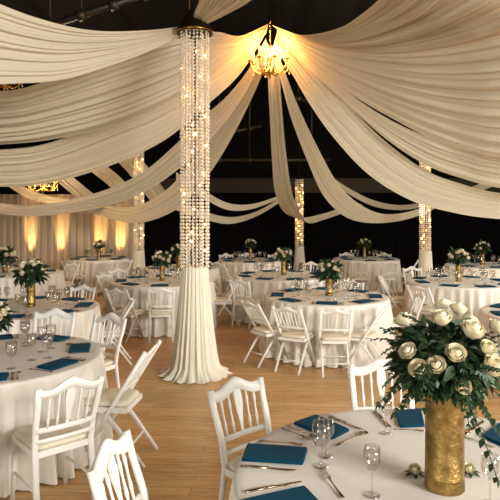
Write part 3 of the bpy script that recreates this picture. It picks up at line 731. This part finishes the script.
cutlery('knife',(465,435),(484,421),'knife pointing away, right of gold vase')
cutlery('fork',(465,437),(492,447),'fork beside right teal napkin, right of gold vase')
# glasses
def gprof(kind):
    if kind == 'goblet':   # short cut goblet, h about .2
        return [(0,0),(.036,0),(.037,.003),(.012,.009),(.006,.02),(.006,.07),(.009,.082),(.026,.096),(.038,.12),(.041,.15),(.038,.205),(.0365,.205),(.039,.15),(.036,.122),(.024,.1),(.006,.09),(0,.089)]
    return [(0,0),(.036,0),(.037,.003),(.010,.008),(.0045,.018),(.004,.09),(.007,.1),(.024,.118),(.035,.145),(.037,.17),(.033,.212),(.032,.212),(.0355,.17),(.0335,.146),(.022,.12),(.005,.106),(0,.105)]
def goblet_mb(kind, n):
    m = MB(); pr = gprof(kind); rows = []
    for i, (r, z) in enumerate(pr):
        row = []
        for k in range(n):
            a = 2*pi*k/n; f = 1+.035*(1 if (k % 2) else -1)*(1 if kind == 'goblet' and 7 <= i <= 9 else 0); row.append((r*f*cos(a), r*f*sin(a), z))
        rows.append(row)
    return m.grid(rows, True)
GL = {'goblet': goblet_mb('goblet',28).mesh('goblet', M['glass']), 'wine_glass': goblet_mb('wine_glass',24).mesh('wine_glass', M['glass'])}
GLF = {'goblet': goblet_mb('goblet',12).mesh('goblet', M['glass']), 'wine_glass': goblet_mb('wine_glass',12).mesh('wine_glass', M['glass'])}
def glass(kind, px, py, label, s=1.0):
    q = onz(px,py,.7545); o = link(kind, GL[kind], None, (q.x,q.y,ZT)); o.scale = (s,s,s); tag(o, label, 'glass', 'glasses on foreground table')
glass('goblet',321,466,'cut crystal goblet left of centre on foreground table, nearest its fork',1.02)
glass('goblet',326,456,'second cut goblet right behind the cut crystal goblet on foreground table',.95)
glass('wine_glass',372,495,'plain wine glass at bottom centre of foreground table',.97)
glass('wine_glass',386,433,'plain wine glass at back of foreground table, left of rear napkin',.92)
glass('wine_glass',490,504,'wine glass at bottom right corner, right of gold vase',.95)

slab_std, _c = slab([Vector((-.135,-.085,0)),Vector((.135,-.085,0)),Vector((.135,.085,0)),Vector((-.135,.085,0))], .018)
NAP = slab_std.mesh('napkin', M['teal'])
TD = dict(left='near left table', leftmid='second left table', mid='middle table', colleft='table left of large column', midback='table behind middle table', right='right table',
          rightedge='table at right frame edge', farright='farthest right table', farmid='far table right of small column', farcol='far table left of small column', colfar='far table behind large column',
          curtain='far table by uplit curtain', farleft='far left table')
def setting(key, n, a0, R, cut=True, gl=2, skip=()):
    x, y, _r = T[key]; where = TD[key]; rd = random.Random(len(key)*7+n)
    for k in range(n):
        if k in skip: continue
        a = a0+2*pi*k/n; ca, sa = cos(a), sin(a); ta = (-sa, ca)
        def pos(r, t): return (x+r*ca+t*ta[0], y+r*sa+t*ta[1], ZT)
        o = link('napkin', NAP, None, pos(R-.17,0), a+pi/2+rd.uniform(-.15,.15)); tag(o, 'folded teal napkin on '+where, 'napkin', 'teal napkins on '+where)
        if cut:
            for kind, t in (('fork',-.175),('knife',.165),('spoon',.2)):
                o = link(kind, CUT[kind], None, pos(R-.17,t), a+pi/2+rd.uniform(-.08,.08)); tag(o, kind+' at a place setting on '+where, kind, kind+' pieces on '+where)
        for g in range(gl):
            kind = ('goblet','wine_glass')[g % 2]; o = link(kind, GLF[kind] if y > 5.5 else GL[kind], None, pos(R-.40-.07*g,.12-.11*g+rd.uniform(-.03,.03))); tag(o, ('cut goblet' if g == 0 else 'plain wine glass')+' on '+where, 'glass', ('cut goblets on ' if g == 0 else 'wine glasses on ')+where)
setting('left', 8, -.42, .85)
setting('leftmid', 8, .15, .86)
setting('mid', 8, -.9, .84)
setting('colleft', 8, .1, .84, cut=False)
setting('midback', 8, .3, .85, cut=False)
setting('right', 8, -.6, .86, cut=False)
setting('rightedge', 8, pi, .9, cut=False, skip=(2,3,4,5) if False else (3,4,5))
for k in ('farright','farmid','farcol','colfar','curtain','farleft'): setting(k, 6, .5, .74 if k != 'farleft' else .86, cut=False)

# ------------------------------------------------------------------ light
w = bpy.data.worlds.new('hall_world'); SC.world = w; w.use_nodes = True
bg = w.node_tree.nodes['Background']; bg.inputs[0].default_value = (1,.94,.84,1); bg.inputs[1].default_value = .85
def area(loc, aim, size, energy, color, name):
    ld = bpy.data.lights.new(name, 'AREA'); ld.shape = 'RECTANGLE'; ld.size, ld.size_y = size; ld.energy = energy; ld.color = color
    o = link(name, ld, None, loc); o.rotation_euler = (Vector(aim)-Vector(loc)).to_track_quat('-Z','Y').to_euler(); return o
area((6.0,-2.6,3.6), (-.5,6,1.2), (3.5,2.4), 1000, (1,.96,.89), 'window_daylight')
area((-6.0,-3.0,2.6), (1,6,3.0), (3,2.2), 190, (1,.95,.86), 'left_fill_light')  # added fill from behind left, brightens the dim drape above the near column
area((9.2,6.0,3.0), (0,7,1.0), (5,2.2), 620, (1,.95,.87), 'side_area_light')  # broad area light just inside the right wall
def point(loc, e, color, r, name):
    ld = bpy.data.lights.new(name, 'POINT'); ld.energy = e; ld.color = color; ld.shadow_soft_size = r; return link(name, ld, None, loc)
point(CH-Vector((0,.0,.12)), 125, (1,.43,.11), .14, 'chandelier_glow')
point(CH2-Vector((0,0,.15)), 75, (1,.58,.22), .14, 'chandelier_glow')
for k, (x, y) in enumerate(((-3.5,11.5),(2.2,11.8),(5.2,9.5))):
    point((x,y,3.6), 90, (1,.80,.56), .25, 'hall_fill_light')  # unseen point lights added to lighten the deep part of the hall

# ------------------------------------------------------------------ camera
cd = bpy.data.cameras.new('camera'); cam = link('camera', cd, None, (0,0,H)); cam.rotation_euler = (pi/2,0,0)
cd.sensor_width = 36; cd.lens = F/500*36; cd.shift_y = -(250-HY)/500; cd.clip_start = .05
SC.camera = cam
SC.view_settings.view_transform = 'Standard'; SC.view_settings.look = 'None'; SC.view_settings.exposure = 0; SC.view_settings.gamma = 1; SC.view_settings.use_curve_mapping = False
